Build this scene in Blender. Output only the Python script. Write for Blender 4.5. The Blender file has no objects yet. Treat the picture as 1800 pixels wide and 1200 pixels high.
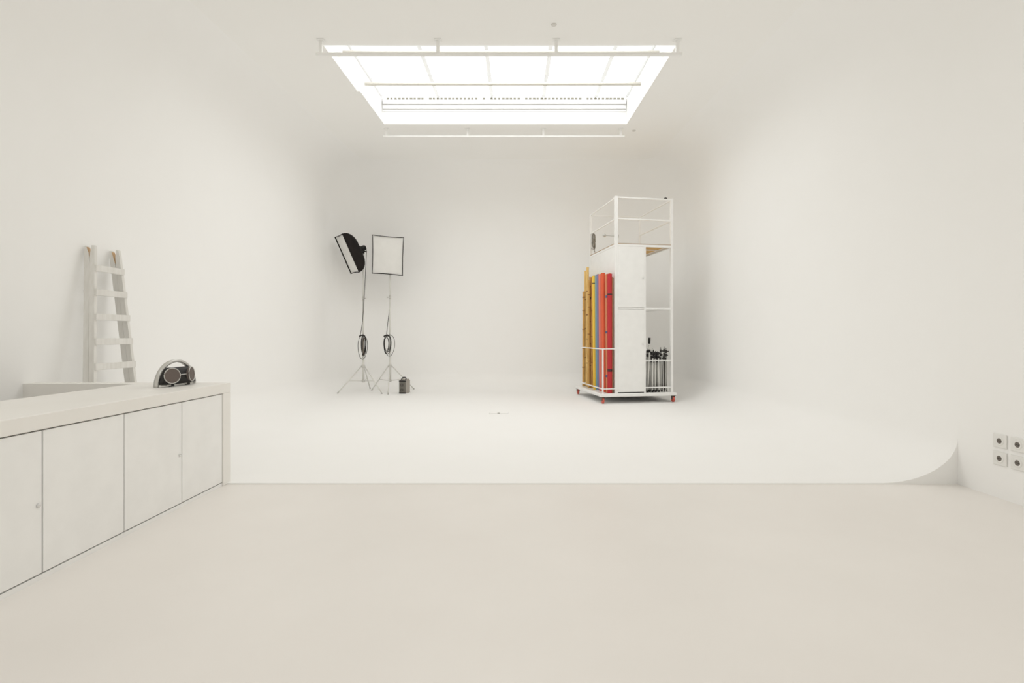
import bpy, math, random
from mathutils import Vector, Matrix
random.seed(7)
SC = bpy.context.scene
COL = SC.collection
R = math.radians

# ---------------------------------------------------------------- camera, world, exposure
CAMH, F, CX, CY = 1.4, 900.0, 905.0, 589.0        # metres, focal length / principal point for 1800x1200
cam = bpy.data.objects.new('camera', bpy.data.cameras.new('camera'))
COL.objects.link(cam)
cam.location = (0, 0, CAMH); cam.rotation_euler = (R(90), 0, 0)
cam.data.sensor_width = 36; cam.data.lens = F / 1800 * 36
cam.data.shift_x = -(CX - 900) / 1800; cam.data.shift_y = -(600 - CY) / 1800
cam.data.clip_end = 200
SC.camera = cam
w = bpy.data.worlds.new('room_bounce_fill'); SC.world = w; w.use_nodes = True
w.node_tree.nodes['Background'].inputs[0].default_value = (1.0, 0.973, 0.91, 1)  # warm room tone as ambient fill for late bounces, never seen as sky
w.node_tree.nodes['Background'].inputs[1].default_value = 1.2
DAYLIGHT = 3.3                                     # radiance of the daylit opal skylight panes
SC.view_settings.view_transform = 'Standard'; SC.view_settings.look = 'None'
SC.view_settings.exposure = -0.42; SC.view_settings.gamma = 1.0
SC.view_settings.use_curve_mapping = False
cy = SC.cycles
cy.max_bounces = 12; cy.diffuse_bounces = 10; cy.glossy_bounces = 4; cy.transmission_bounces = 6
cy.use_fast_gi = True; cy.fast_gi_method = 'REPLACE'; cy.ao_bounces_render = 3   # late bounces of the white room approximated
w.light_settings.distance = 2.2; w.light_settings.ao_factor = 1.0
cy.sample_clamp_indirect = 0; cy.use_denoising = True; cy.caustics_reflective = False

# ---------------------------------------------------------------- helpers
def at(px, py, Y):
    """world point of a photograph pixel at depth Y"""
    return Vector(((px - CX) / F * Y, Y, CAMH - (py - CY) / F * Y))

class MB:
    def __init__(s): s.v = []; s.f = []; s.smooth = []
    def add(s, vs, fs, sm=False):
        o = len(s.v); s.v += [tuple(p) for p in vs]
        for f in fs: s.f.append([i + o for i in f]); s.smooth.append(sm)
        return s
    def box(s, a, b):
        (x0, y0, z0), (x1, y1, z1) = a, b
        x0, x1 = sorted((x0, x1)); y0, y1 = sorted((y0, y1)); z0, z1 = sorted((z0, z1))
        vs = [(x, y, z) for z in (z0, z1) for y in (y0, y1) for x in (x0, x1)]
        return s.add(vs, [(0,2,3,1),(4,5,7,6),(0,1,5,4),(2,6,7,3),(0,4,6,2),(1,3,7,5)])
    def bbox(s, a, b, c=.006):
        """box with chamfered edges"""
        lo = [min(p, q) for p, q in zip(a, b)]; hi = [max(p, q) for p, q in zip(a, b)]
        c = min([c] + [(h - l) * .45 for l, h in zip(lo, hi)])
        import itertools
        P = {}
        vs = []
        for sx, sy, sz in itertools.product((0, 1), repeat=3):
            for ax in range(3):
                p = []
                for k, sg in enumerate((sx, sy, sz)):
                    e = hi[k] if sg else lo[k]
                    if k != ax: e += -c if sg else c
                    p.append(e)
                P[(sx, sy, sz, ax)] = len(vs); vs.append(p)
        fs = []
        for ax in range(3):
            o = [k for k in range(3) if k != ax]
            for sg in (0, 1):
                q = []
                for aa, bb in ((0,0),(1,0),(1,1),(0,1)):
                    t = [0,0,0]; t[ax] = sg; t[o[0]] = aa; t[o[1]] = bb
                    q.append(P[(*t, ax)])
                fs.append(q)
            for aa in (0, 1):
                for bb in (0, 1):
                    t0 = [0,0,0]; t1 = [0,0,0]; t0[ax] = 0; t1[ax] = 1
                    t0[o[0]] = t1[o[0]] = aa; t0[o[1]] = t1[o[1]] = bb
                    fs.append([P[(*t0, o[0])], P[(*t0, o[1])], P[(*t1, o[1])], P[(*t1, o[0])]])
        for t in itertools.product((0, 1), repeat=3):
            fs.append([P[(*t, 0)], P[(*t, 1)], P[(*t, 2)]])
        return s.add(vs, fs)
    def ring(s, c, d, r, n, ref=None, ry=None):
        d = Vector(d).normalized()
        ref = Vector(ref) if ref else (Vector((0,0,1)) if abs(d.z) < .95 else Vector((1,0,0)))
        a = d.cross(ref).normalized(); b = d.cross(a).normalized()
        ry = r if ry is None else ry
        return [Vector(c) + a * r * math.cos(2*math.pi*k/n) + b * ry * math.sin(2*math.pi*k/n) for k in range(n)]
    def loft(s, rings, caps=True, sm=True, closed=False):
        n = len(rings[0]); o = len(s.v); vs = [p for r in rings for p in r]; fs = []
        m = len(rings)
        for i in range(m if closed else m - 1):
            j = (i + 1) % m
            for k in range(n): fs.append((i*n+k, i*n+(k+1) % n, j*n+(k+1) % n, j*n+k))
        s.add(vs, fs, sm)
        if caps and not closed:
            s.f.append([o + k for k in range(n)][::-1]); s.smooth.append(False)
            s.f.append([o + (m-1)*n + k for k in range(n)]); s.smooth.append(False)
        return s
    def tube(s, p0, p1, r0, r1=None, n=10):
        p0, p1 = Vector(p0), Vector(p1); r1 = r0 if r1 is None else r1
        return s.loft([s.ring(p0, p1-p0, r0, n), s.ring(p1, p1-p0, r1, n)])
    def path(s, pts, r, n=6, closed=False, ref=None, ry=None):
        pts = [Vector(p) for p in pts]; m = len(pts); rings = []
        for i, p in enumerate(pts):
            if closed: d = pts[(i+1) % m] - pts[i-1]
            else: d = pts[min(i+1, m-1)] - pts[max(i-1, 0)]
            rings.append(s.ring(p, d, r, n, ref, ry))
        return s.loft(rings, caps=not closed, closed=closed)
    def sqbar(s, p0, p1, w, h=None, ref=None):
        """square tube"""
        p0, p1 = Vector(p0), Vector(p1); d = (p1-p0).normalized(); h = h or w
        ref = Vector(ref) if ref else (Vector((0,0,1)) if abs(d.z) < .95 else Vector((1,0,0)))
        a = d.cross(ref).normalized() * w/2; b = d.cross(a).normalized() * h/2
        return s.loft([[p+a+b, p-a+b, p-a-b, p+a-b] for p in (p0, p1)], sm=False)
    def lathe(s, c, axis, prof, n=16, sm=True):
        c = Vector(c); axis = Vector(axis).normalized()
        return s.loft([s.ring(c + axis*h, axis, max(r, 1e-4), n) for r, h in prof], sm=sm)
    def prism(s, poly, vec):
        vec = Vector(vec); n = len(poly)
        vs = [Vector(p) for p in poly] + [Vector(p)+vec for p in poly]
        fs = [list(range(n))[::-1], [n+k for k in range(n)]] + [(k, (k+1) % n, n+(k+1) % n, n+k) for k in range(n)]
        return s.add(vs, fs)
    def build(s, name, mat, parent=None, loc=(0,0,0)):
        me = bpy.data.meshes.new(name)
        me.from_pydata(s.v, [], s.f); me.update()
        import bmesh
        bm = bmesh.new(); bm.from_mesh(me); bmesh.ops.recalc_face_normals(bm, faces=bm.faces); bm.to_mesh(me); bm.free()
        me.polygons.foreach_set('use_smooth', s.smooth)
        me.materials.append(M[mat])
        o = bpy.data.objects.new(name, me); COL.objects.link(o); o.location = loc
        if parent: o.parent = parent
        return o

def thing(name, label, cat, loc=(0,0,0), rz=0, group=None):
    o = bpy.data.objects.new(name, None); COL.objects.link(o); o.empty_display_size = .1
    o.location = loc; o.rotation_euler = (0, 0, rz); return tag(o, label, cat, group)
def tag(o, label, cat, group=None):
    o['label'] = label; o['category'] = cat
    if group: o['group'] = group
    return o
def struct(o, label=None, kind='structure'):
    o['kind'] = kind
    if label: o['label'] = label
    return o

# ---------------------------------------------------------------- materials
def lin(c):
    c = c.lstrip('#'); v = [int(c[i:i+2], 16)/255 for i in (0, 2, 4)]
    return tuple((x/12.92 if x <= .04045 else ((x+.055)/1.055)**2.4) for x in v) + (1,)
M = {}
def mat(name, col, rough=.6, metal=0, col2=None, scale=6, stretch=(1,1,1), detail=4, bump=0, bscale=40, lo=.35, hi=.65, spec=.5, sheen=0):
    m = bpy.data.materials.new(name); m.use_nodes = True; nt = m.node_tree; b = nt.nodes['Principled BSDF']
    c = lin(col) if isinstance(col, str) else tuple(col) + (1,)
    b.inputs['Base Color'].default_value = c; b.inputs['Roughness'].default_value = rough
    b.inputs['Metallic'].default_value = metal; b.inputs['Specular IOR Level'].default_value = spec
    tc = nt.nodes.new('ShaderNodeTexCoord'); mp = nt.nodes.new('ShaderNodeMapping'); mp.inputs['Scale'].default_value = stretch
    nt.links.new(tc.outputs['Object'], mp.inputs[0])
    nz = nt.nodes.new('ShaderNodeTexNoise'); nz.inputs['Scale'].default_value = scale; nz.inputs['Detail'].default_value = detail
    nt.links.new(mp.outputs[0], nz.inputs[0])
    c2 = (lin(col2) if isinstance(col2, str) else tuple(col2) + (1,)) if col2 else tuple(x*.97 for x in c[:3]) + (1,)
    rp = nt.nodes.new('ShaderNodeValToRGB'); rp.color_ramp.elements[0].position = lo; rp.color_ramp.elements[1].position = hi
    rp.color_ramp.elements[0].color = c2; rp.color_ramp.elements[1].color = c
    nt.links.new(nz.outputs['Fac'], rp.inputs[0]); nt.links.new(rp.outputs[0], b.inputs['Base Color'])
    if bump:
        n2 = nt.nodes.new('ShaderNodeTexNoise'); n2.inputs['Scale'].default_value = bscale; n2.inputs['Detail'].default_value = 3
        nt.links.new(mp.outputs[0], n2.inputs[0])
        bp = nt.nodes.new('ShaderNodeBump'); bp.inputs['Strength'].default_value = bump; bp.inputs['Distance'].default_value = .01
        nt.links.new(n2.outputs['Fac'], bp.inputs['Height']); nt.links.new(bp.outputs[0], b.inputs['Normal'])
    M[name] = m
    return m
mat('wall_paint', (.935,.928,.908), .85, col2=(.93,.922,.90), scale=.8, spec=.2)
mat('ceiling_paint', (.93,.922,.90), .9, col2=(.925,.917,.894), scale=.8, spec=.2)
mat('cove_paint', (.94,.934,.918), .7, col2=(.934,.927,.91), scale=1.1, detail=6, spec=.25)
mat('micro_cement', (.862,.829,.79), .42, col2=(.825,.79,.75), scale=.9, detail=9, lo=.3, hi=.7, spec=.35)
mat('counter_cement', (.87,.85,.81), .45, col2=(.855,.833,.79), scale=2.2, detail=6, spec=.35)
mat('door_laminate', (.91,.905,.885), .45, spec=.4)
mat('vent_foam', (.22,.21,.17), .8)
mat('tube_beige', (.66,.63,.56), .5)
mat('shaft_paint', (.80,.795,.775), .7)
mat('plinth_grey', (.62,.60,.55), .6)
mat('seam_dark', (.40,.38,.34), .7)
mat('white_enamel', (.91,.905,.885), .4, spec=.4)
mat('white_panel', (.90,.895,.87), .55)
mat('ladder_paint', (.80,.785,.75), .6, col2=(.74,.72,.68), scale=5, stretch=(6,6,.6))
mat('bare_wood', '#cfae86', .6, col2='#b48a5c', scale=10, stretch=(1,1,.2))
mat('chrome', (.75,.75,.74), .25, metal=1)
mat('stand_grey', (.62,.61,.58), .4, metal=.3)
mat('pale_grey_tube', (.74,.73,.69), .4, metal=.1)
mat('dark_tube', '#3a3733', .4, metal=.4)
mat('black_plastic', '#1b1a19', .5, col2='#151413')
mat('black_fabric', '#262220', .85, col2='#1f1b1a', bump=.1, bscale=120, spec=.2)
mat('cable_rubber', '#2b2826', .6)
mat('cable_brown', '#5a4a3a', .6)
mat('diffuser_cloth', (.85,.84,.81), .9, spec=.1)
mat('silver_plastic', (.62,.61,.58), .32, metal=.55)
mat('grille_taupe', '#6a5f59', .6, bump=.25, bscale=900)
mat('pack_socket', '#4b4741', .5)
mat('pack_face', '#6e6a62', .5)
mat('pack_side', '#a39c93', .5)
mat('socket_grey', (.84,.83,.80), .5)
mat('socket_hole', '#6e675f', .6)
mat('caster_red', '#cf5f50', .45)
mat('caster_metal', '#7b756c', .4, metal=.7)
mat('plywood', '#e8bd72', .6, col2='#d6a658', scale=4, stretch=(1,8,1))
mat('plywood_edge', '#a98c66', .7)
mat('bamboo_pale', '#eecb84', .5, col2='#d9ad62', scale=9, stretch=(4,4,.4))
mat('bamboo_tan', '#e0b46a', .5, col2='#c4934e', scale=9, stretch=(4,4,.4))
mat('bamboo_brown', '#cf9b57', .5, col2='#a87238', scale=8, stretch=(4,4,.5))
mat('bamboo_joint', '#96663a', .6)
mat('paper_yellow', '#f2c84a', .6); mat('paper_purple', '#8580a8', .6); mat('paper_blue', '#7fa9b3', .6)
mat('paper_pink', '#e5806c', .6); mat('paper_orange', '#e2603c', .6); mat('paper_peach', '#d98a62', .6)
mat('paper_red', '#c22b33', .6); mat('paper_kraft', '#d2ae7c', .7)
mat('tape_blue', '#5a6285', .5); mat('tape_dark', '#4a2024', .5); mat('tape_black', '#33301f', .5)
mat('rope_grey', '#9a958b', .8, col2='#7d786f', scale=60)
mat('steel_cover', (.80,.79,.76), .4)
mat('ceiling_cap_grey', (.72,.70,.66), .6)
m = bpy.data.materials.new('daylit_opal_glass'); m.use_nodes = True
b = m.node_tree.nodes['Principled BSDF']; b.inputs['Base Color'].default_value = (.85,.87,.88,1); b.inputs['Roughness'].default_value = .4
b.inputs['Emission Color'].default_value = (.985,.995,1.0,1); b.inputs['Emission Strength'].default_value = DAYLIGHT
M['daylit_opal_glass'] = m
m = m.copy(); m.name = 'glowing_bar_strip'; m.node_tree.nodes['Principled BSDF'].inputs['Emission Strength'].default_value = .22
M['glowing_bar_strip'] = m                            # self-glow put into the bars to keep them pale against the panes

# ---------------------------------------------------------------- the room
XL, XR, YB, Y0, YF = -4.56, 4.16, 13.3, 4.81, -1.0   # left wall, right wall, back wall, cove front edge, wall behind camera
RC, CA, CB, FIL = 1.05, .72, .42, .8                  # plan corner radius, cove width / height, ceiling fillet
FZ = .012                                              # painted cove floor lies this much over the cement floor
def ceil(y): return 4.878 + .0653*y
def cove_z(d): return FZ + (0 if d >= CA else CB*(1-math.sqrt(max(0, 1-(1-d/CA)**2))))
def wall_dist(x, y):
    """distance from the cyclorama wall in plan"""
    for cxx, sg in ((XL+RC, -1), (XR-RC, 1)):
        if (x-cxx)*sg > 0 and y > YB-RC:
            return RC - math.hypot(x-cxx, y-(YB-RC))
    return min(x-XL, XR-x, YB-y)
def ground(px, py):
    """where the ray of a pixel meets the cove"""
    y = 6.0
    while y < YB:
        p = at(px, py, y)
        if p.z <= cove_z(max(0, wall_dist(p.x, y))): return p
        y += .004
    return at(px, py, YB)

fl = MB().box((XL-.2, YF-.2, -.2), (XR+.2, Y0, 0)).build('floor', 'micro_cement'); struct(fl)

# cyclorama: painted floor and swept wall
def plan(d, n=14):
    pts = [(XR-d, Y0 + (YB-RC-Y0)*k/6) for k in range(7)]
    r = RC-d
    pts += [(XR-RC + r*math.cos(t), YB-RC + r*math.sin(t)) for t in [math.pi/2*k/n for k in range(1, n+1)]]
    pts += [(XR-RC + (XL+RC-XR+RC)*k/6, YB-d) for k in range(1, 7)]
    pts += [(XL+RC - r*math.sin(t), YB-RC + r*math.cos(t)) for t in [math.pi/2*k/n for k in range(1, n+1)]]
    pts += [(XL+d, YB-RC + (Y0-YB+RC)*k/6) for k in range(1, 7)]
    return pts
rows = []
for k in range(17):
    t = math.pi/2*k/16
    d = CA*(1-math.sin(t)); z = FZ + CB*(1-math.cos(t))
    rows.append([(x, y, z) for x, y in plan(d)])
for k in range(9):
    t = math.pi/2*k/8
    d = FIL*(1-math.cos(t))
    rows.append([(x, y, ceil(y) - FIL + FIL*math.sin(t)) for x, y in plan(d)])
n = len(rows[0]); mb = MB()
mb.add([p for r in rows for p in r], [(i*n+k, i*n+k+1, (i+1)*n+k+1, (i+1)*n+k) for i in range(len(rows)-1) for k in range(n-1)], True)
wc = mb.build('wall_cyclorama', 'cove_paint'); struct(wc)
ring = plan(CA)
inner = MB().add([(x, y, FZ) for x, y in ring] + [(x, y, -.05) for x, y in ring],
    [list(range(len(ring)))] + [(len(ring)-1, 0, len(ring), 2*len(ring)-1)])
cf = inner.build('floor_cyclorama', 'cove_paint'); struct(cf)
# end cap of the cove beside the wall, seen from the front
for sg, X in ((1, XR), (-1, XL)):
    poly = [(X, Y0, 0)] + [(X - sg*CA*(1-math.sin(math.pi/2*k/16)), Y0, FZ + CB*(1-math.cos(math.pi/2*k/16))) for k in range(16, -1, -1)] + [(X - sg*CA, Y0, 0)]
    struct(MB().add(poly, [list(range(len(poly)))]).build('trim_1' if sg > 0 else 'trim_2', 'wall_paint'))
# straight walls of the working area, rounded into the ceiling
for sg, X, nm in ((-1, XL, 'wall_left'), (1, XR, 'wall_right')):
    ys = [YF + (Y0-YF)*k/6 for k in range(7)]
    rr = [[(X, y, -.02) for y in ys]]
    for k in range(9):
        t = math.pi/2*k/8
        rr.append([(X - sg*FIL*(1-math.cos(t)), y, ceil(y)-FIL+FIL*math.sin(t)) for y in ys])
    mb = MB().add([p for r in rr for p in r], [(i*7+k, i*7+k+1, (i+1)*7+k+1, (i+1)*7+k) for i in range(len(rr)-1) for k in range(6)], True)
    struct(mb.build(nm, 'cove_paint'))
struct(MB().box((XL-.1, YF-.15, -.02), (XR+.1, YF, ceil(YF)+.1)).build('wall_front', 'wall_paint'))
# ceiling with the skylight opening
SX0, SX1, SY0, SY1 = -2.60, 2.19, 6.95, 10.03
NY0, NY1 = 1.0, 2.15                                   # added second skylight, out of view over the working area
xs = [XL-.05, SX0, SX1, XR+.05]; ysl = [YF-.1, NY0, NY1, SY0, SY1, YB+.05]
mb = MB()
for i in range(3):
    for j in range(5):
        if i == 1 and j in (1, 3): continue
        q = [(xs[i], ysl[j]), (xs[i+1], ysl[j]), (xs[i+1], ysl[j+1]), (xs[i], ysl[j+1])]
        mb.add([(x, y, ceil(y)) for x, y in q] + [(x, y, ceil(y)+.12) for x, y in q], [(0,1,2,3),(7,6,5,4),(0,1,5,4),(1,2,6,5),(2,3,7,6),(3,0,4,7)])
struct(mb.build('ceiling', 'ceiling_paint'))

# ---------------------------------------------------------------- skylight
GH = .52                                              # glazing height over the ceiling
win = bpy.data.objects.new('window_1', None); COL.objects.link(win); win.location = (0, 8.5, ceil(8.5)); struct(win, 'large white skylight shaft with opal panes in the ceiling')
wl = Vector(win.location)
def wp(x, y, dz): return Vector((x, y, ceil(y)+dz)) - wl
def slab(name, x0, x1, y0, y1, z0, z1, mt):
    q = [(x0,y0),(x1,y0),(x1,y1),(x0,y1)]
    return MB().add([wp(x,y,z0) for x,y in q] + [wp(x,y,z1) for x,y in q], [(3,2,1,0),(4,5,6,7),(0,1,5,4),(1,2,6,5),(2,3,7,6),(3,0,4,7)]).build(name, mt, win)
slab('shaft_wall', SX0-.08, SX0, SY0-.08, SY1+.08, .121, GH+.1, 'shaft_paint')
slab('shaft_wall', SX1, SX1+.08, SY0-.08, SY1+.08, .121, GH+.1, 'shaft_paint')
slab('shaft_wall', SX0, SX1, SY0-.08, SY0, .121, GH+.1, 'shaft_paint')
slab('shaft_wall', SX0, SX1, SY1, SY1+.08, .121, GH+.1, 'shaft_paint')
slab('edge_board', SX0-.03, SX0+.05, 8.42, SY1, -.012, .03, 'ceiling_paint')
cols = [SX0, -1.50, -.45, .56, 1.58, SX1]
rowsY = [SY0, 8.0, 9.05, SY1]
for i in range(5):
    for j in range(3):
        slab('pane', cols[i]+.015, cols[i+1]-.015, rowsY[j]+.012, rowsY[j+1]-.012, GH, GH+.02, 'daylit_opal_glass')
for x in cols[1:-1]: slab('mullion', x-.035, x+.035, SY0, SY1-.05, GH-.008, GH+.03, 'glowing_bar_strip')
for x in (SX0+.02, SX1-.02): slab('glazing_bar', x-.02, x+.02, SY0, SY1-.05, GH-.01, GH+.03, 'glowing_bar_strip')
for y in rowsY[1:-1]: slab('glazing_bar', SX0, SX1, y-.02, y+.02, GH-.004, GH+.03, 'glowing_bar_strip')
# ledges on the far side and the corrugated closer above them
slab('ledge', SX0+.02, SX1-.02, SY1-.035, SY1, .385, .47, 'shaft_paint')
slab('ledge', SX0+.02, SX1-.02, SY1-.022, SY1, .29, .36, 'shaft_paint')
slab('ledge', SX0+.02, SX1-.02, SY1-.012, SY1, .245, .27, 'shaft_paint')
vs = MB()
x = SX0+.1
while x < SX1-.1:
    if random.random() < .85:
        l = .035 + .02*random.random()
        p = wp(x, SY1-.05, .472); vs.box(p, p + Vector((l, .03, .03)))
    x += .075
o = vs.build('vent_closer', 'vent_foam', win); o['kind'] = 'stuff'
# blind tubes hung across the shaft
for y, dz in ((7.6, .22), (8.7, .22)):
    MB().tube(wp(SX0+.05, y, dz), wp(SX1-.05, y, dz), .027, n=12).build('blind_tube', 'tube_beige', win)

# second skylight, unseen and added to light the foreground, built like the first
win = bpy.data.objects.new('added_skylight', None); COL.objects.link(win); win.location = (0, 1.7, ceil(1.7)); struct(win, 'added white skylight with opal panes, out of view, brightening the foreground')
wl = Vector(win.location)
slab('shaft_wall', SX0-.08, SX0, NY0-.08, NY1+.08, .121, GH+.1, 'shaft_paint')
slab('shaft_wall', SX1, SX1+.08, NY0-.08, NY1+.08, .121, GH+.1, 'shaft_paint')
slab('shaft_wall', SX0, SX1, NY0-.08, NY0, .121, GH+.1, 'shaft_paint')
slab('shaft_wall', SX0, SX1, NY1, NY1+.08, .121, GH+.1, 'shaft_paint')
for i in range(5): slab('pane', cols[i]+.015, cols[i+1]-.015, NY0+.012, NY1-.012, GH, GH+.02, 'daylit_opal_glass')
for x in cols[1:-1]: slab('mullion', x-.035, x+.035, NY0, NY1, GH-.008, GH+.03, 'glowing_bar_strip')

def ceiling_rail(name, label, y, drop, posts, ends):
    t = thing(name, label, 'ceiling rail', (0, y, ceil(y)))
    z = -drop
    MB().bbox((ends[0], -.02, z-.02), (ends[1], .02, z+.018)).build('rail', 'white_enamel', t)
    for x in posts:
        p = MB().bbox((x-.022, -.022, z), (x+.022, .022, -.006)).build('bracket', 'white_enamel', t)
        MB().bbox((x-.05, -.04, -.012), (x+.05, .04, 0)).build('mounting_plate', 'white_enamel', p)
ceiling_rail('ceiling_rail', 'white ceiling rail hung along the near edge of the skylight', 6.80, .195, (-2.577,-1.02,.55,2.16), (-2.64,2.222))
ceiling_rail('ceiling_rail', 'shorter-looking white ceiling rail hung beyond the far edge of the skylight', 10.29, .155, (-2.584,-.949,.572,2.127), (-2.65,2.207))
for (x, y, lb) in ((.49, 6.42, 'small round cap on the ceiling before the skylight'), (2.42, 10.4, 'small round cap on the ceiling by the end of the far rail')):
    tag(MB().lathe((0,0,0), (0,0,-1), [(.035,0),(.035,.008),(.028,.014),(.012,.016)], 16).build('ceiling_rosette', 'ceiling_cap_grey', None, (x, y, ceil(y)-.002)), lb, 'rosette')

# ---------------------------------------------------------------- counter
FX, TX, TH, SL = -2.703, -3.52, .951, .09          # front face, inner edge, top height, slab thickness
YE, YN = 4.865, 1.05
wt = thing('worktop', 'long grey-white cement worktop of the counter with a waterfall end', 'worktop', (FX, YE, 0))
def cl(x, y, z): return (x-FX, y-YE, z)
MB().bbox(cl(TX, YN, TH-SL), cl(FX, YE, TH), .004).build('top_slab', 'counter_cement', wt)
MB().bbox(cl(TX, YE-.114, 0), cl(FX, YE, TH-SL), .004).build('end_panel', 'counter_cement', wt)
MB().box(cl(TX, YN, 0), cl(TX+.05, YE-.115, TH-SL)).build('rear_panel', 'wall_paint', wt)
struct(MB().box((XL, 4.745, 0), (TX, YE, TH)).build('wall_return', 'counter_cement'))
units = [((3.557, 4.173, 4.751), 'white two-door cabinet unit at the far end of the counter, under the radio'),
         ((2.327, 2.942, 3.557), 'white two-door cabinet unit next to the far one, cut by the picture edge')]
for (a, mid, e), lb in units:
    c = thing('cabinet_unit', lb, 'cabinet', (FX, a, 0), 0, 'cabinet units under the worktop')
    def q(x, y, z): return (x-FX, y-a, z)
    bd = MB()
    bd.box(q(TX+.06, a+.001, .03), q(FX-.035, a+.019, TH-SL-.006)); bd.box(q(TX+.06, e-.019, .03), q(FX-.035, e-.001, TH-SL-.006))
    bd.box(q(TX+.06, a+.019, .03), q(FX-.035, e-.019, .05)); bd.box(q(TX+.06, a+.019, TH-SL-.03), q(FX-.035, e-.019, TH-SL-.006))
    bd.box(q(TX+.06, a+.019, .05), q(TX+.07, e-.019, TH-SL-.03))
    bd.build('body', 'seam_dark', c)
    MB().box(q(TX+.06, a+.001, 0), q(FX-.012, e-.001, .03)).build('plinth', 'door_laminate', c)
    for k, (y0, y1) in enumerate(((a, mid), (mid, e))):
        dr = MB().bbox(q(FX-.033, y0+.004, .038), q(FX-.010, y1-.004, TH-SL-.008), .002).build('door', 'door_laminate', c)
        if k == 0:
            lk = MB().lathe(q(FX-.011, y1-.028, .43), (1,0,0), [(.012,0),(.012,.006),(.009,.009),(.004,.0095)], 14).build('lock', 'chrome', dr)
            lk['label'] = 'small round chrome lock'

# ---------------------------------------------------------------- boombox
bx = thing('boombox', 'black arched radio with silver carrying handle standing on the counter', 'radio', (-3.03, 4.575, TH), math.atan2(.43, .06))
# local: +x along the body (away from the camera), front = -y side facing the room
def arc_pts(rx, rz, n=28, a0=0, a1=180): return [(rx*math.cos(R(a0+(a1-a0)*k/n)), 0, rz*math.sin(R(a0+(a1-a0)*k/n))) for k in range(n+1)]
HW, HH = .222, .228
ring_ = []
for p in arc_pts(HW-.012, HH-.012, 36):
    x, _, z = p; d = Vector((x/(HW**2), 0, z/(HH**2))).normalized()
    P = Vector(p)
    ring_.append([P + d*.012 + Vector((0,-.014,0)), P + d*.012 + Vector((0,.016,0)), P - d*.010 + Vector((0,.018,0)), P - d*.010 + Vector((0,-.016,0))])
hb = MB().loft([[v + Vector((0,0,.004)) for v in r] for r in ring_]); hb.build('handle', 'silver_plastic', bx)
body = []
N = 24
BH = .165
def bulge(x): return .075 - .055*(abs(x)/HW)**2
for k in range(N+1):
    x = -(HW-.022) + 2*(HW-.022)*k/N
    zt = min(BH, (HH-.02)*math.sqrt(max(0, 1-(x/(HW-.014))**2)))
    fz = bulge(x); z0 = .022
    body.append([Vector((x, -fz, z0)), Vector((x, -fz*.86, max(z0+.004, zt-.012))), Vector((x, -fz*.55, max(z0+.006, zt))), Vector((x, .012, max(z0+.006, zt))), Vector((x, .017, max(z0+.003, zt-.012))), Vector((x, .015, z0))])
MB().loft(body).build('body', 'black_plastic', bx)
for sg in (-1, 1):
    nrm = Vector((sg*math.sin(R(21)), -math.cos(R(21)), .06)).normalized()
    c0 = Vector((sg*.108, -bulge(.108)+.004, .096))
    sp = MB().lathe(c0, nrm, [(.066,-.03),(.066,.006),(.06,.008)], 32).build('speaker', 'grille_taupe', bx)
    MB().path([c0 + nrm*.008 + v for v in [Vector(p) - Vector((0,0,0)) for p in MB().ring((0,0,0), nrm, .066, 40)]], .0042, 6, True).build('trim_ring', 'silver_plastic', sp)
pb = MB().bbox((-.032, -.081, .100), (.032, -.074, .105), .001).build('badge', 'silver_plastic', bx); pb['label'] = 'thin silver badge line'
for sg in (-1, 1): MB().bbox((sg*.09-.016, -.055, 0), (sg*.09+.016, -.02, .024), .004).build('foot', 'black_plastic', bx)
MB().bbox((-.15, -.05, .010), (.15, .012, .022), .003).build('base_rail', 'silver_plastic', bx)

# ---------------------------------------------------------------- ladder
ld = thing('ladder', 'folded white wooden step ladder leaning against the wall behind the counter', 'ladder', (-4.2, 5.38, 0))
def LX(h): return -4.183 - .132*h
LY = (lambda h: 5.03 + .167*h, lambda h: 5.72 + .013*h)
def lloc(x, y, z): return Vector((x+4.2, y-5.38, z))
for side in (0, 1):
    for half in (0, 1):                              # 0 = front half, 1 = half next to the wall
        off = .0285 if half == 0 else -.0285
        zb, zt = (.055, 2.35) if half == 0 else (.065, 2.345)
        rings = []
        for h, ia, ib in ((zb, .0275, .0275), (2.15, .0275, .0275), (2.27, .0275, .020), (zt, .0275, .004)):
            # inner edge (towards the other half) is cut back at the top: the V notch
            xc = LX(h) + off; y = LY[side](h)
            if half == 0: xa, xb = xc - ib, xc + ia*(.9 if h > 2.3 else 1)
            else: xa, xb = xc - ia*(.7 if h > 2.3 else 1), xc + ib
            rings.append([lloc(xa, y-.017, h), lloc(xb, y-.017, h), lloc(xb, y+.017, h), lloc(xa, y+.017, h)])
        st = MB().loft(rings, sm=False).build('stile', 'ladder_paint', ld)
    # bare wood hinge cheek showing in the notch
    h0, h1 = 2.2, 2.33; y = LY[side](2.3)
    MB().add([lloc(LX(h0)-.002, y-.0185, h0), lloc(LX(h0)+.002, y-.0185, h0), lloc(LX(h1)-.017, y-.0185, h1), lloc(LX(h1)-.023, y-.0185, h1),
              lloc(LX(h0)-.002, y+.0185, h0), lloc(LX(h0)+.002, y+.0185, h0), lloc(LX(h1)-.017, y+.0185, h1), lloc(LX(h1)-.023, y+.0185, h1)],
             [(0,1,2,3),(7,6,5,4),(0,1,5,4),(1,2,6,5),(2,3,7,6),(3,0,4,7)]).build('hinge_cheek', 'bare_wood', ld)
for h in (2.108, 1.85, 1.592, 1.335, 1.078, .82, .565, .31):
    x = LX(h) + .056
    MB().bbox(lloc(x-.004, LY[0](h)-.015, h-.035), lloc(x+.02, LY[1](h)+.012, h+.033), .004).build('rung', 'ladder_paint', ld)

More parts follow.
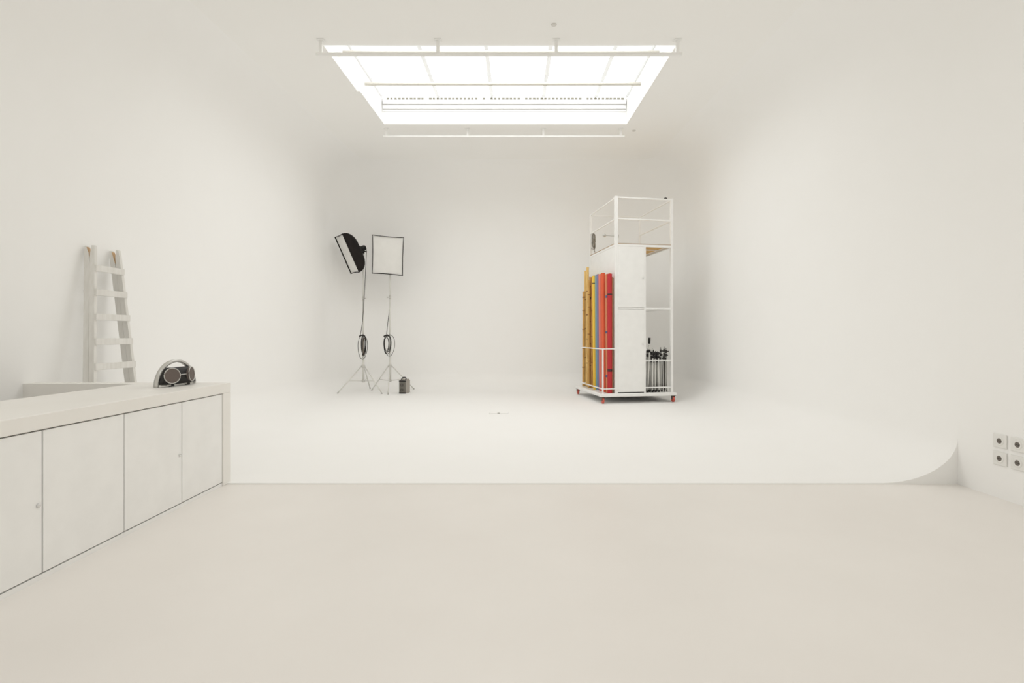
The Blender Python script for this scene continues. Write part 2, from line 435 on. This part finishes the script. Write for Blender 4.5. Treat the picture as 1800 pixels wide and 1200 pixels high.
# ---------------------------------------------------------------- studio lights
def light_stand(label, cpx, feet, Yc, top, joint, knob_side):
    c = at(cpx, CY, Yc); c = Vector((c.x, Yc, 0))
    base = Vector((c.x, c.y, FZ)); t = thing('light_stand', label, 'light stand', base, 0, 'light stands by the back wall')
    MB().tube((0,0,.25), (0,0,1.05), .028, n=12).build('lower_tube', 'pale_grey_tube', t)
    MB().tube((0,0,1.05), (0,0,joint), .021, n=12).build('middle_tube', 'pale_grey_tube', t)
    MB().tube((0,0,joint), (0,0,top), .015, n=12).build('upper_tube', 'pale_grey_tube', t)
    for z, r in ((1.05, .034), (joint, .027)):
        k = MB().tube((0,0,z-.04), (0,0,z+.04), r, n=12).build('collar', 'stand_grey', t)
        MB().tube((0,0,z), (knob_side*.075, -.02, z), .012, n=8).build('clamp_knob', 'stand_grey', k)
    MB().lathe((0,0,.6), (0,0,1), [(.03,0),(.042,.01),(.042,.07),(.03,.08)], 14).build('leg_hub', 'stand_grey', t)
    MB().lathe((0,0,.25), (0,0,1), [(.03,0),(.036,.01),(.036,.05),(.03,.06)], 14).build('brace_hub', 'stand_grey', t)
    for fx, fy in feet:
        g = ground(fx, fy) - base; g.z += .012
        d = Vector((g.x, g.y, 0)).normalized()
        p0 = d*.04 + Vector((0,0,.65))
        lg = MB().tube(p0, g, .013, n=8).build('leg', 'pale_grey_tube', t)
        MB().tube(g + (p0-g).normalized()*.03, g - (p0-g).normalized()*.010, .017, n=10).build('rubber_foot', 'stand_grey', lg)
        m_ = p0.lerp(g, .56)
        MB().tube(d*.03 + Vector((0,0,.28)), m_, .009, n=8).build('brace', 'pale_grey_tube', t)
    return t, c

YL = 12.42
lsL, cL = light_stand('grey tripod light stand under the tilted softbox, nearer the corner', 638.5, ((593.5,691.5),(671,692),(650.5,683)), YL, 3.47, 2.28, 1)
YR = 12.50
lsR, cR = light_stand('grey tripod light stand under the front-facing softbox, beside the battery pack', 685.5, ((653.5,686),(682,693),(727.5,684)), YR, 3.28, 2.31, -1)

def softbox(label, C, e2, e1, W, H, D, base, cable_pts, coil, boom, tie):
    """C centre of the front, e1 / e2 directions of its edges; e1 x e2 faces out"""
    e2 = e2.normalized(); e1 = (e1 - e2*e1.dot(e2)).normalized(); nrm = e1.cross(e2).normalized()
    if nrm.y > 0: nrm = -nrm
    t = thing('softbox_light', label, 'softbox', base, 0, 'softbox lights by the back wall')
    C = C - Vector(base)
    def outline(s, dep, pin=.03, n=10):
        pts = []
        for (a0, b0), (a1, b1) in (((-1,-1),(1,-1)), ((1,-1),(1,1)), ((1,1),(-1,1)), ((-1,1),(-1,-1))):
            for k in range(n):
                u = k/n; a = a0+(a1-a0)*u; b_ = b0+(b1-b0)*u
                inn = 1 - pin*4*u*(1-u)
                if a0 == a1: a *= inn
                else: b_ *= inn
                pts.append(C + e2*a*W/2*s + e1*b_*H/2*s - nrm*dep)
        return pts
    rings = []
    for k in range(15):
        u = k/14; sc = .17 + .83*(1-u**2.1)**.62
        rings.append(outline(max(.17, sc), D*u, .03*(1-u)))
    bd = MB().loft(rings, caps=False); bd.add(rings[-1], [list(range(len(rings[-1])))]); bd.build('shell', 'black_fabric', t)
    o1 = outline(.985, .018); ctr = C - nrm*.03
    rr = [[ctr + (p - nrm*0 - ctr)*f for p in o1] for f in (1, .66, .33)]
    df = MB(); k = len(o1)
    df.add([p for r in rr for p in r] + [ctr], [(i*k+j, i*k+(j+1) % k, (i+1)*k+(j+1) % k, (i+1)*k+j) for i in range(2) for j in range(k)] + [(2*k+j, 2*k+(j+1) % k, 3*k) for j in range(k)], True)
    df.build('diffuser', 'diffuser_cloth', t)
    MB().path(outline(1.0, 0.0), .0085, 6, True).build('rim', 'black_fabric', t)
    bc = C - nrm*D
    MB().lathe(bc + nrm*.02, -nrm, [(.095,0),(.095,.04),(.075,.05),(.065,.085)], 20).build('speed_ring', 'black_plastic', t)
    hd = MB().lathe(bc - nrm*.06, -nrm, [(.062,0),(.066,.012),(.066,.06),(.055,.07),(.055,.085),(.03,.09)], 18).build('flash_head', 'black_plastic', t)
    hp = bc - nrm*.10
    tp = boom - Vector(base)
    yk = MB().path([hp, hp.lerp(tp, .5) + Vector((.03, .02, .02)), tp + Vector((0,0,.02))], .022, 8); yk.tube(tp - Vector((0,0,.06)), tp + Vector((0,0,.06)), .03, n=10)
    yk.build('tilt_bracket', 'black_plastic', t)
    MB().tube(tp + Vector((0,0,.0)), tp + Vector((.09,-.02,-.02)), .014, n=8).build('tilt_handle', 'black_plastic', t)
    cp = [bc - nrm*.145] + [p - Vector(base) for p in cable_pts]
    # smooth the cable through its points
    sm = []
    for i in range(len(cp)-1):
        p0, p1, p2, p3 = cp[max(i-1,0)], cp[i], cp[i+1], cp[min(i+2, len(cp)-1)]
        for k in range(8):
            u = k/8
            sm.append(.5*((2*p1) + (p2-p0)*u + (2*p0-5*p1+4*p2-p3)*u*u + (3*p1-p0-3*p2+p3)*u**3))
    sm.append(cp[-1])
    cb = MB().path(sm, .007, 6)
    cb.build('cable', 'cable_rubber', t)
    for i, (cx_, cz_, rx, rz, dy, mt, tw, rad) in enumerate(coil):
        pts = []
        for k in range(28):
            a = 2*math.pi*k/28
            pts.append(Vector((cx_ + rx*math.sin(a), dy + .015*math.cos(a) + tw*math.sin(a), cz_ + rz*math.cos(a) - .08*rz*math.cos(2*a))) - Vector(base))
        MB().path(pts, rad, 6, True).build('cable_coil', mt, t)
    tx, tz = tie
    MB().path([Vector(p) - Vector(base) for p in ((tx-.07, coil[0][4]-.03, tz-.035), (tx-.03, coil[0][4]-.035, tz-.01), (tx+.02, coil[0][4]-.035, tz), (tx+.06, coil[0][4]-.03, tz-.03))], .019, 8).build('cable_tie', 'cable_rubber', t)
    return t

# tilted one: faces down towards the corner
C_L = at(609.5, 447, YL - .26)
boomL = Vector((cL.x, cL.y, 3.44))
cz = 1.17
softbox('black softbox tilted down and turned aside, showing its domed black back', C_L, Vector((.52, -.85, -.06)), Vector((.33, .26, -.90)), .78, .94, .34, (cL.x, cL.y, 2.6),
        [at(644, 445, YL-.02), at(641.5, 500, YL-.05), at(637.5, 560, YL-.05), at(633.5, 590, YL-.06)],
        [(cL.x+.02, cz, .036, .25, YL-.055, 'cable_rubber', .01, .008), (cL.x+.045, cz-.01, .045, .235, YL-.06, 'cable_rubber', -.01, .008),
         (cL.x+.05, cz-.03, .032, .21, YL-.07, 'cable_brown', .01, .009), (cL.x-.0, cz-.04, .115, .29, YL-.045, 'cable_rubber', .0, .0065),
         (cL.x+.03, cz+.02, .05, .24, YL-.08, 'cable_rubber', .02, .008)], boomL, (cL.x, cz+.235))
C_R = at(681.5, 449, YR - .28)
boomR = Vector((cR.x, cR.y, 3.24))
softbox('white square softbox with thin black rim facing the room', C_R, Vector((.73, .06, -.055)), Vector((-.09, .30, -.90)), .73, .92, .30, (cR.x, cR.y, 2.6),
        [at(686, 455, YR+.06), at(685.7, 525, YR+.045), at(682.5, 560, YR-.03), at(679, 592, YR-.06)],
        [(cR.x-.05, cz+.02, .09, .23, YR-.05, 'cable_rubber', .0, .008), (cR.x-.075, cz+.0, .055, .20, YR-.06, 'cable_rubber', .01, .009),
         (cR.x-.0, cz-.0, .125, .26, YR-.045, 'cable_rubber', .0, .006), (cR.x-.04, cz+.03, .07, .19, YR-.07, 'cable_rubber', .02, .007)], boomR, (cR.x-.06, cz+.235))

# battery pack
g = ground(707.5, 691.5)
pk = thing('battery_pack', 'dark grey battery pack standing on the floor beside a light stand', 'battery pack', (g.x, g.y, g.z), R(-9))
pw, pd, ph = .155, .30, .30
MB().bbox((-pw/2, 0, 0), (pw/2, pd, ph), .008).build('case', 'pack_side', pk)
MB().bbox((-pw/2-.004, -.012, .004), (pw/2+.002, .004, ph), .004).build('front_panel', 'pack_face', pk)
MB().bbox((-pw/2-.007, -.02, 0), (pw/2+.005, .02, .028), .005).build('base_bumper', 'black_plastic', pk)
MB().bbox((-pw/2-.007, -.02, ph-.02), (pw/2+.005, .03, ph+.012), .005).build('top_bumper', 'black_plastic', pk)
MB().prism([(-pw/2, .0, ph), (-pw/2, pd*.9, ph), (-pw/2, pd*.7, ph+.035), (-pw/2, .05, ph+.02)], (pw, 0, 0)).build('control_panel', 'pack_side', pk)
MB().path([(-.055, .06, ph), (-.05, .10, ph+.06), (-.02, .12, ph+.075), (.02, .12, ph+.075), (.05, .10, ph+.06), (.055, .06, ph)], .014, 8).build('carry_handle', 'black_plastic', pk)
for z in (.085, .205):
    s_ = MB().bbox((-.045, -.02, z-.032), (.025, -.011, z+.032), .003).build('socket', 'pack_socket', pk)
    MB().lathe((-.01, -.02, z), (0,-1,0), [(.017,0),(.017,.004),(.01,.005)], 14).build('socket_insert', 'pack_face', s_)

# floor box
fb = thing('floor_socket_cover', 'small flush cover plate set in the white cove floor', 'floor cover', (-.285, 9.13, FZ))
MB().bbox((-.17, -.10, 0), (.17, .10, .006), .002).build('cover_plate', 'steel_cover', fb)
for sg in (-1, 1): MB().bbox((sg*.085-.08, -.09, .0055), (sg*.085+.08, .09, .009), .002).build('flap', 'cove_paint', fb)
MB().bbox((-.022, -.098, .005), (.018, -.075, .016), .003).build('latch', 'seam_dark', fb)

# ---------------------------------------------------------------- storage cart
CU = R(10)
CO = Vector((1.755, 10.4, FZ))
ct = thing('storage_cart', 'tall white wheeled storage cart with two doors and an open cage on top', 'storage cart', CO, CU)
def cw(u, v, h): return Vector((CO.x + u*math.cos(CU) - v*math.sin(CU), CO.y + u*math.sin(CU) + v*math.cos(CU), h))
W_, D_ = 1.62, 1.74
U0, U1, UM, V1 = .315, 1.53, .935, 1.60
Hs, Hm, Ht = 3.25, 3.77, 4.225
def bar(name, p0, p1, w_=.03, parent=ct, mt='white_enamel'): return MB().sqbar(p0, p1, w_).build(name, mt, parent)
MB().bbox((-.03, -.06, .135), (W_, D_, .205), .012).build('platform', 'white_enamel', ct)
for u, v in ((.03, -.01), (W_-.06, -.01), (.03, D_-.05), (W_-.06, D_-.05)):
    cs = MB()
    cs.bbox((u-.045, v-.045, .128), (u+.045, v+.045, .136), .002)
    cs.bbox((u-.03, v-.03, .06), (u-.022, v+.03, .13), .002); cs.bbox((u+.022, v-.03, .06), (u+.03, v+.03, .13), .002)
    cs = cs.build('caster', 'caster_metal', ct)
    wh = MB().lathe((u-.02, v, .062), (1,0,0), [(.045,0),(.06,.006),(.062,.02),(.06,.034),(.045,.04)], 20).build('wheel', 'caster_red', cs)
    wh['label'] = 'coral red caster wheel'
for (u, v, wd) in ((U0, 0, .06), (U1, 0, .05), (U0, V1, .04), (U1, V1, .04)): bar('upright', (u, v, .2), (u, v, Ht), wd)
bar('upright', (UM, 0, .2), (UM, 0, Hs), .04)
e_ = .03
for z in (Ht-.02, Hm):
    bar('cage_rail', (U0+e_, 0, z), (U1-.025, 0, z), .03); bar('cage_rail', (U0, e_, z), (U0, V1-.02, z), .022)
    bar('cage_rail', (U1, .025, z), (U1, V1-.02, z), .022)
bar('cage_rail', (U0+.02, V1, Ht-.02), (U1-.02, V1, Ht-.02), .022)
# deck under the cage: frame, joists and plywood boards
bar('deck_rail', (U0+e_, 0, Hs-.02), (U1-.025, 0, Hs-.02), .045); bar('deck_rail', (U0, e_, Hs-.02), (U0, V1-.02, Hs-.02), .04)
bar('deck_rail', (U1, .025, Hs-.02), (U1, V1-.02, Hs-.02), .04); bar('deck_rail', (U0+.02, V1, Hs-.02), (U1-.02, V1, Hs-.02), .04)
for v in (.55, 1.1): bar('deck_joist', (U0+.02, v, Hs-.007), (U1-.02, v, Hs-.007), .02)
for k in range(4):
    v0 = .022 + k*.392
    MB().bbox((U0+.032, v0, Hs+.004), (U1-.028, v0+.386, Hs+.02), .002).build('deck_board', 'plywood', ct)
for v in (-.022,): MB().box((U0+.03, v, Hs+.004), (U1-.025, v+.012, Hs+.016)).build('board_edge', 'plywood_edge', ct)
MB().box((U0-.018, .03, Hs+.002), (U0-.004, V1-.02, Hs+.016)).build('board_edge', 'plywood_edge', ct)
# side panel, partition, rails of the open bay
MB().box((U0-.012, .03, .21), (U0+.006, V1-.02, Hs-.04)).build('side_panel', 'white_panel', ct)
MB().box((UM-.008, .02, .21), (UM+.008, V1-.02, Hs-.04)).build('partition', 'white_panel', ct)
MB().box((U0+.006, V1-.03, .21), (UM-.008, V1-.018, Hs-.04)).build('back_panel', 'white_panel', ct)
HM = 1.94
bar('bay_rail', (UM+.02, 0, HM), (U1-.025, 0, HM), .035); bar('bay_rail', (U1, .025, HM), (U1, V1-.02, HM), .03)
bar('door_rail', (U0+e_, 0, HM), (UM-.02, 0, HM), .035)
for z in (.86, .31):
    bar('bay_rail', (UM+.02, -.005, z), (U1-.025, -.005, z), .024); bar('bay_rail', (U1, .025, z), (U1, V1-.02, z), .02)
for z0, z1, lb in ((.225, HM-.022, ''), (HM+.022, Hs-.046, '')):
    dr = MB().bbox((U0+.034, -.028, z0), (UM-.022, -.008, z1), .003).build('door', 'door_laminate', ct)
    kz = z0 + (z1-z0)*(.58 if z0 < 1 else .48)
    MB().lathe((UM-.05, -.027, kz), (0,-1,0), [(.007,0),(.006,.012),(.013,.016),(.013,.022),(.008,.025)], 12).build('door_knob', 'chrome', dr)
# bin for the rolls
VB = 1.40
for z in (1.11, .30):
    bar('bin_rail', (.02, -.035, z), (U0-.03, -.035, z), .02); bar('bin_rail', (.02, -.035, z), (.02, VB, z), .02); bar('bin_rail', (.02, VB, z), (U0-.03, VB, z), .02)
bar('bin_post', (.02, -.035, .2), (.02, -.035, 1.12), .026); bar('bin_post', (.16, VB, .2), (.16, VB, 1.12), .02)

# rolls and poles standing in the bin
def v_of(px, u):
    k = (px-CX)/F
    return (CO.x + math.cos(CU)*u - k*(CO.y + math.sin(CU)*u)) / (math.sin(CU) + math.cos(CU)*k)
def stick(name, label, cat, px, pxt, yt, u, r, mt, bands=(), joints=0, group=None, hollow=True):
    v = v_of(px, u); p0 = cw(u, v, .2055+FZ)
    u2 = u; v2 = v_of(pxt, u2); Y2 = cw(u2, v2, 0).y
    p1 = at(pxt, yt, Y2)
    t = thing(name, label, cat, p0, 0, group)
    d = p1 - p0; L = d.length; ax = d.normalized()
    if joints:
        prof = []
        for k in range(joints):
            h0 = L*k/joints; h1 = L*(k+1)/joints
            prof += [(r*1.06, h0), (r*.95, h0+.02), (r*.95, h1-.02)]
        prof.append((r*1.05, L)); prof.append((r*.6, L+.001))
        b_ = MB().lathe((0,0,0), ax, prof, 12); b_.build('cane', mt, t)
        for k in range(1, joints):
            o = MB().lathe(ax*(L*k/joints-.01), ax, [(r*1.1,0),(r*1.13,.008),(r*1.1,.016)], 12).build('node_ring', 'bamboo_joint', t)
    else:
        MB().lathe((0,0,0), ax, [(r*.7,.001),(r,0),(r,L),(r*.7,L)], 20, sm=False).build('paper', mt, t)
        MB().lathe(ax*(L-.02), ax, [(r*.5,0),(r*.5,.03),(r*.35,.03)], 14).build('core', 'paper_kraft', t)
    for frac, bm_, hgt in bands:
        o = MB().lathe(ax*(L*frac), ax, [(r*1.0,0),(r*1.07,.002),(r*1.07,hgt-.002),(r,hgt)], 20).build('tape_band', bm_, t)
    return t
G1 = 'wooden poles in the cart bin'; G2 = 'paper rolls in the cart bin'
stick('wooden_pole', 'shortest pale wooden pole at the far end of the cart bin', 'pole', 1025.6, 1026, 512, .11, .030, 'bamboo_tan', ((.93,'bamboo_joint',.03),), 5, G1)
stick('wooden_pole', 'pale yellow wooden pole, second tallest in the cart bin', 'pole', 1028.8, 1029, 476, .16, .027, 'bamboo_pale', (), 4, G1)
stick('wooden_pole', 'tallest pale wooden pole standing in the cart bin', 'pole', 1032.2, 1033, 469.5, .15, .032, 'bamboo_pale', ((.6,'bamboo_joint',.02),), 5, G1)
stick('wooden_pole', 'brown knotty wooden pole with dark bands beside the yellow roll', 'pole', 1037.0, 1038.3, 487, .16, .034, 'bamboo_brown', ((.91,'bamboo_joint',.03),(.80,'tape_black',.05)), 5, G1)
stick('wooden_pole', 'slim tan wooden pole between the tall pale one and the brown one', 'pole', 1034.8, 1035.2, 492, .10, .026, 'bamboo_tan', ((.86,'bamboo_joint',.02),), 4, G1)
stick('wooden_pole', 'dark brown wooden pole half hidden behind the yellow roll', 'pole', 1041.5, 1041, 500, .17, .028, 'bamboo_brown', (), 4, G1)
stick('paper_roll', 'yellow paper roll leaning in the cart bin', 'paper roll', 1045.8, 1044, 485, .13, .040, 'paper_yellow', ((.93,'tape_black',.02),), 0, G2)
stick('paper_roll', 'pale blue paper roll between the yellow and purple rolls', 'paper roll', 1049.6, 1048.6, 484, .17, .036, 'paper_blue', (), 0, G2)
stick('paper_roll', 'purple-grey paper roll beside the pale blue one', 'paper roll', 1053.2, 1051.3, 482, .19, .036, 'paper_purple', (), 0, G2)
stick('paper_roll', 'salmon pink paper roll beside the orange one', 'paper roll', 1057.0, 1055.3, 482, .14, .042, 'paper_pink', (), 0, G2)
stick('paper_roll', 'thick orange paper roll in the cart bin', 'paper roll', 1062.2, 1060, 480, .15, .046, 'paper_orange', (), 0, G2)
stick('paper_roll', 'thin peach paper roll with blue tape bands', 'paper roll', 1067.4, 1066.3, 482, .175, .029, 'paper_peach', ((.80,'tape_blue',.05),(.50,'tape_blue',.05),(.13,'tape_blue',.05)), 0, G2)
stick('paper_roll', 'red paper roll with dark tape bands next to the cabinet', 'paper roll', 1072.0, 1071.7, 481, .205, .048, 'paper_red', ((.82,'tape_dark',.03),(.18,'tape_dark',.05)), 0, G2)
stick('paper_roll', 'slim kraft brown roll between the red roll and the cabinet side', 'paper roll', 1076.3, 1076.2, 488, .272, .024, 'paper_kraft', (), 0, G2)

# folded stands in the open bay
def folded_stand(label, u, v, h, tube_m, head_m, lean=(0,0), heads=3, r=.016, grip=False):
    p0 = cw(u, v, .2055+FZ); t = thing('folded_stand', label, 'light stand', p0, CU, 'folded stands in the open bay of the cart')
    tp = Vector((lean[0], lean[1], h)); ax = tp.normalized()
    MB().tube((0,0,.03), tp, r*.85, n=10).build('center_tube', tube_m, t)
    for k in range(3):
        a = R(30+120*k); d = Vector((math.cos(a), math.sin(a), 0))
        p_t = ax*(h*.86) + d*(r+.012); p_b = d*(r+.02) + Vector((0,0,.012))
        lg = MB().tube(p_b, p_t, r*.62, n=8).build('leg', tube_m, t)
        MB().tube(p_b - Vector((0,0,.012)), p_b + Vector((0,0,.03)), r*.85, n=8).build('rubber_foot', 'black_plastic', lg)
    for k in range(heads):
        z = h*(.80 + .09*k); c_ = ax*z
        cl_ = MB().tube(c_ - ax*.032, c_ + ax*.032, r*1.75, n=10).build('collar', head_m, t)
        a = R(200 + 75*k)
        MB().tube(c_, c_ + Vector((math.cos(a), math.sin(a), 0))*.058, .013, n=8).build('clamp_knob', head_m, cl_)
    MB().tube(tp, tp + ax*.06, r*.55, n=8).build('spigot', 'chrome' if head_m != 'dark_tube' else 'dark_tube', t)
    if grip:
        MB().tube(tp + ax*.05, tp + ax*.17, .024, n=10).build('grip', 'black_plastic', t)
    return t
FS = [ # label, u, v, h, tube, head, lean, heads, r, grip
 ('thick black folded stand against the cabinet door, first in the bay', .985, .16, .80, 'dark_tube', 'black_plastic', (0,0), 3, .022, False),
 ('leaning grey folded stand with black grip on top, tallest in the bay', 1.02, .07, .96, 'pale_grey_tube', 'black_plastic', (.055,.02), 2, .020, True),
 ('leaning pale grey folded stand, second from the cabinet door', 1.045, .16, .85, 'pale_grey_tube', 'black_plastic', (.045,.02), 3, .020, False),
 ('pale grey folded stand with black collars before a dark one', 1.125, .07, .82, 'pale_grey_tube', 'black_plastic', (.012,.0), 3, .020, False),
 ('dark folded stand behind the pale grey ones in the bay', 1.12, .24, .84, 'dark_tube', 'black_plastic', (.01,.0), 3, .018, False),
 ('pale grey folded stand in the middle of the bay', 1.195, .08, .81, 'pale_grey_tube', 'black_plastic', (-.005,.0), 3, .020, False),
 ('pale grey folded stand just behind the middle of the bay', 1.21, .20, .85, 'pale_grey_tube', 'black_plastic', (.01,.0), 3, .020, False),
 ('pale grey folded stand with black knobs beside the thin dark ones', 1.27, .08, .82, 'pale_grey_tube', 'black_plastic', (-.006,.0), 3, .020, False),
 ('black folded stand behind the knobbed grey ones', 1.29, .22, .80, 'dark_tube', 'black_plastic', (.0,.0), 3, .018, False),
 ('thin dark grey folded stand, third from the cart corner post', 1.345, .11, .87, 'stand_grey', 'dark_tube', (.0,.0), 3, .011, False),
 ('thin dark grey folded stand, second from the cart corner post', 1.405, .09, .88, 'dark_tube', 'dark_tube', (.006,.0), 3, .011, False),
 ('thin grey folded stand right beside the cart corner post', 1.46, .10, .86, 'stand_grey', 'dark_tube', (.0,.0), 3, .010, False),
]
for a in FS: folded_stand(*a)

# rope hank, arm and clamp on the cage
rp = thing('rope_hank', 'grey knotted rope hank hanging in the cart cage', 'rope', cw(U0+.035, V1-.10, Hm-.01), CU)
def hank(dx, wid, hgt, tw):
    return [Vector((dx + wid*math.sin(a)*(.55+.45*abs(math.cos(a))), tw*math.sin(a), -hgt/2 + hgt/2*math.cos(a))) for a in [2*math.pi*k/26 for k in range(26)]]
b_ = MB()
for i in range(4): b_.path(hank(-.012+.008*i, .035+.006*(i % 2), .30+.02*i, .015*(i-1.5)), .009, 6, True)
b_.build('strands', 'rope_grey', rp)
b_ = MB()
for i in range(4): b_.path([(.034*math.cos(a), .034*math.sin(a), -.13-.018*i) for a in [2*math.pi*k/14 for k in range(14)]], .010, 6, True)
b_.build('binding_wrap', 'rope_grey', rp)
MB().path([(0,0,-.29), (-.02,0,-.33), (-.055,0,-.35), (-.03,.01,-.37), (.01,0,-.36), (.025,0,-.41), (.03,0,-.43)], .009, 6).build('loose_end', 'rope_grey', rp)
MB().path([(0,0,0), (-.012,.01,.02), (-.03,.02,.022), (-.035,.02,.0)], .008, 6).build('hanging_loop', 'rope_grey', rp)
ar = thing('grip_arm', 'short grey arm with a round end clamped inside the cart cage', 'arm', cw(U0+.05, .035, 3.43), CU)
MB().tube((0, 0, 0), (-.02, .72, .155), .014, n=10).build('rod', 'stand_grey', ar)
MB().lathe((-.02, .70, .15), (-.02, .72, .155), [(.012,0),(.034,.012),(.038,.03),(.034,.05),(.012,.062)], 14).build('round_end', 'stand_grey', ar)
MB().bbox((-.03, -.02, -.03), (.022, .04, .03), .006).build('clamp', 'stand_grey', ar)
sc_ = thing('small_clamp', 'tiny dark clamp on the top rail of the cart cage', 'clamp', cw(1.40, 0, Ht-.004+FZ), CU)
MB().bbox((-.03, -.02, 0), (.03, .02, .022), .005).build('jaw', 'dark_tube', sc_)
MB().tube((0, 0, .02), (0, 0, .045), .008, n=8).build('screw', 'chrome', sc_)

# ---------------------------------------------------------------- wall sockets
for j, (y, lc) in enumerate(((4.384, 'nearer the cove'), (4.226, 'nearer the picture edge'))):
    for z, lr in ((.495, 'upper'), (.345, 'lower')):
        s_ = thing('wall_socket', f'{lr} white wall socket of the pair {lc}', 'wall socket', (XR, y, z), 0, 'wall sockets in a block of four')
        MB().bbox((-.012, -.062, -.058), (0, .062, .058), .003).build('cover_plate', 'socket_grey', s_)
        fr = MB(); rr = []
        for rad, x in ((.040, -.0125), (.038, -.015), (.026, -.015), (.022, -.0125)): rr.append(MB().ring((x, 0, 0), (1,0,0), rad, 24))
        fr.loft(rr, caps=False); fr.build('socket_rim', 'socket_grey', s_)
        MB().lathe((-.0122, 0, 0), (-1,0,0), [(.023,0),(.023,.0012)], 24).build('recess', 'socket_hole', s_)
        for dy in (-.0095, .0095): MB().lathe((-.0125, dy, 0), (-1,0,0), [(.004,0),(.004,.002)], 8).build('pin_hole', 'black_plastic', s_)
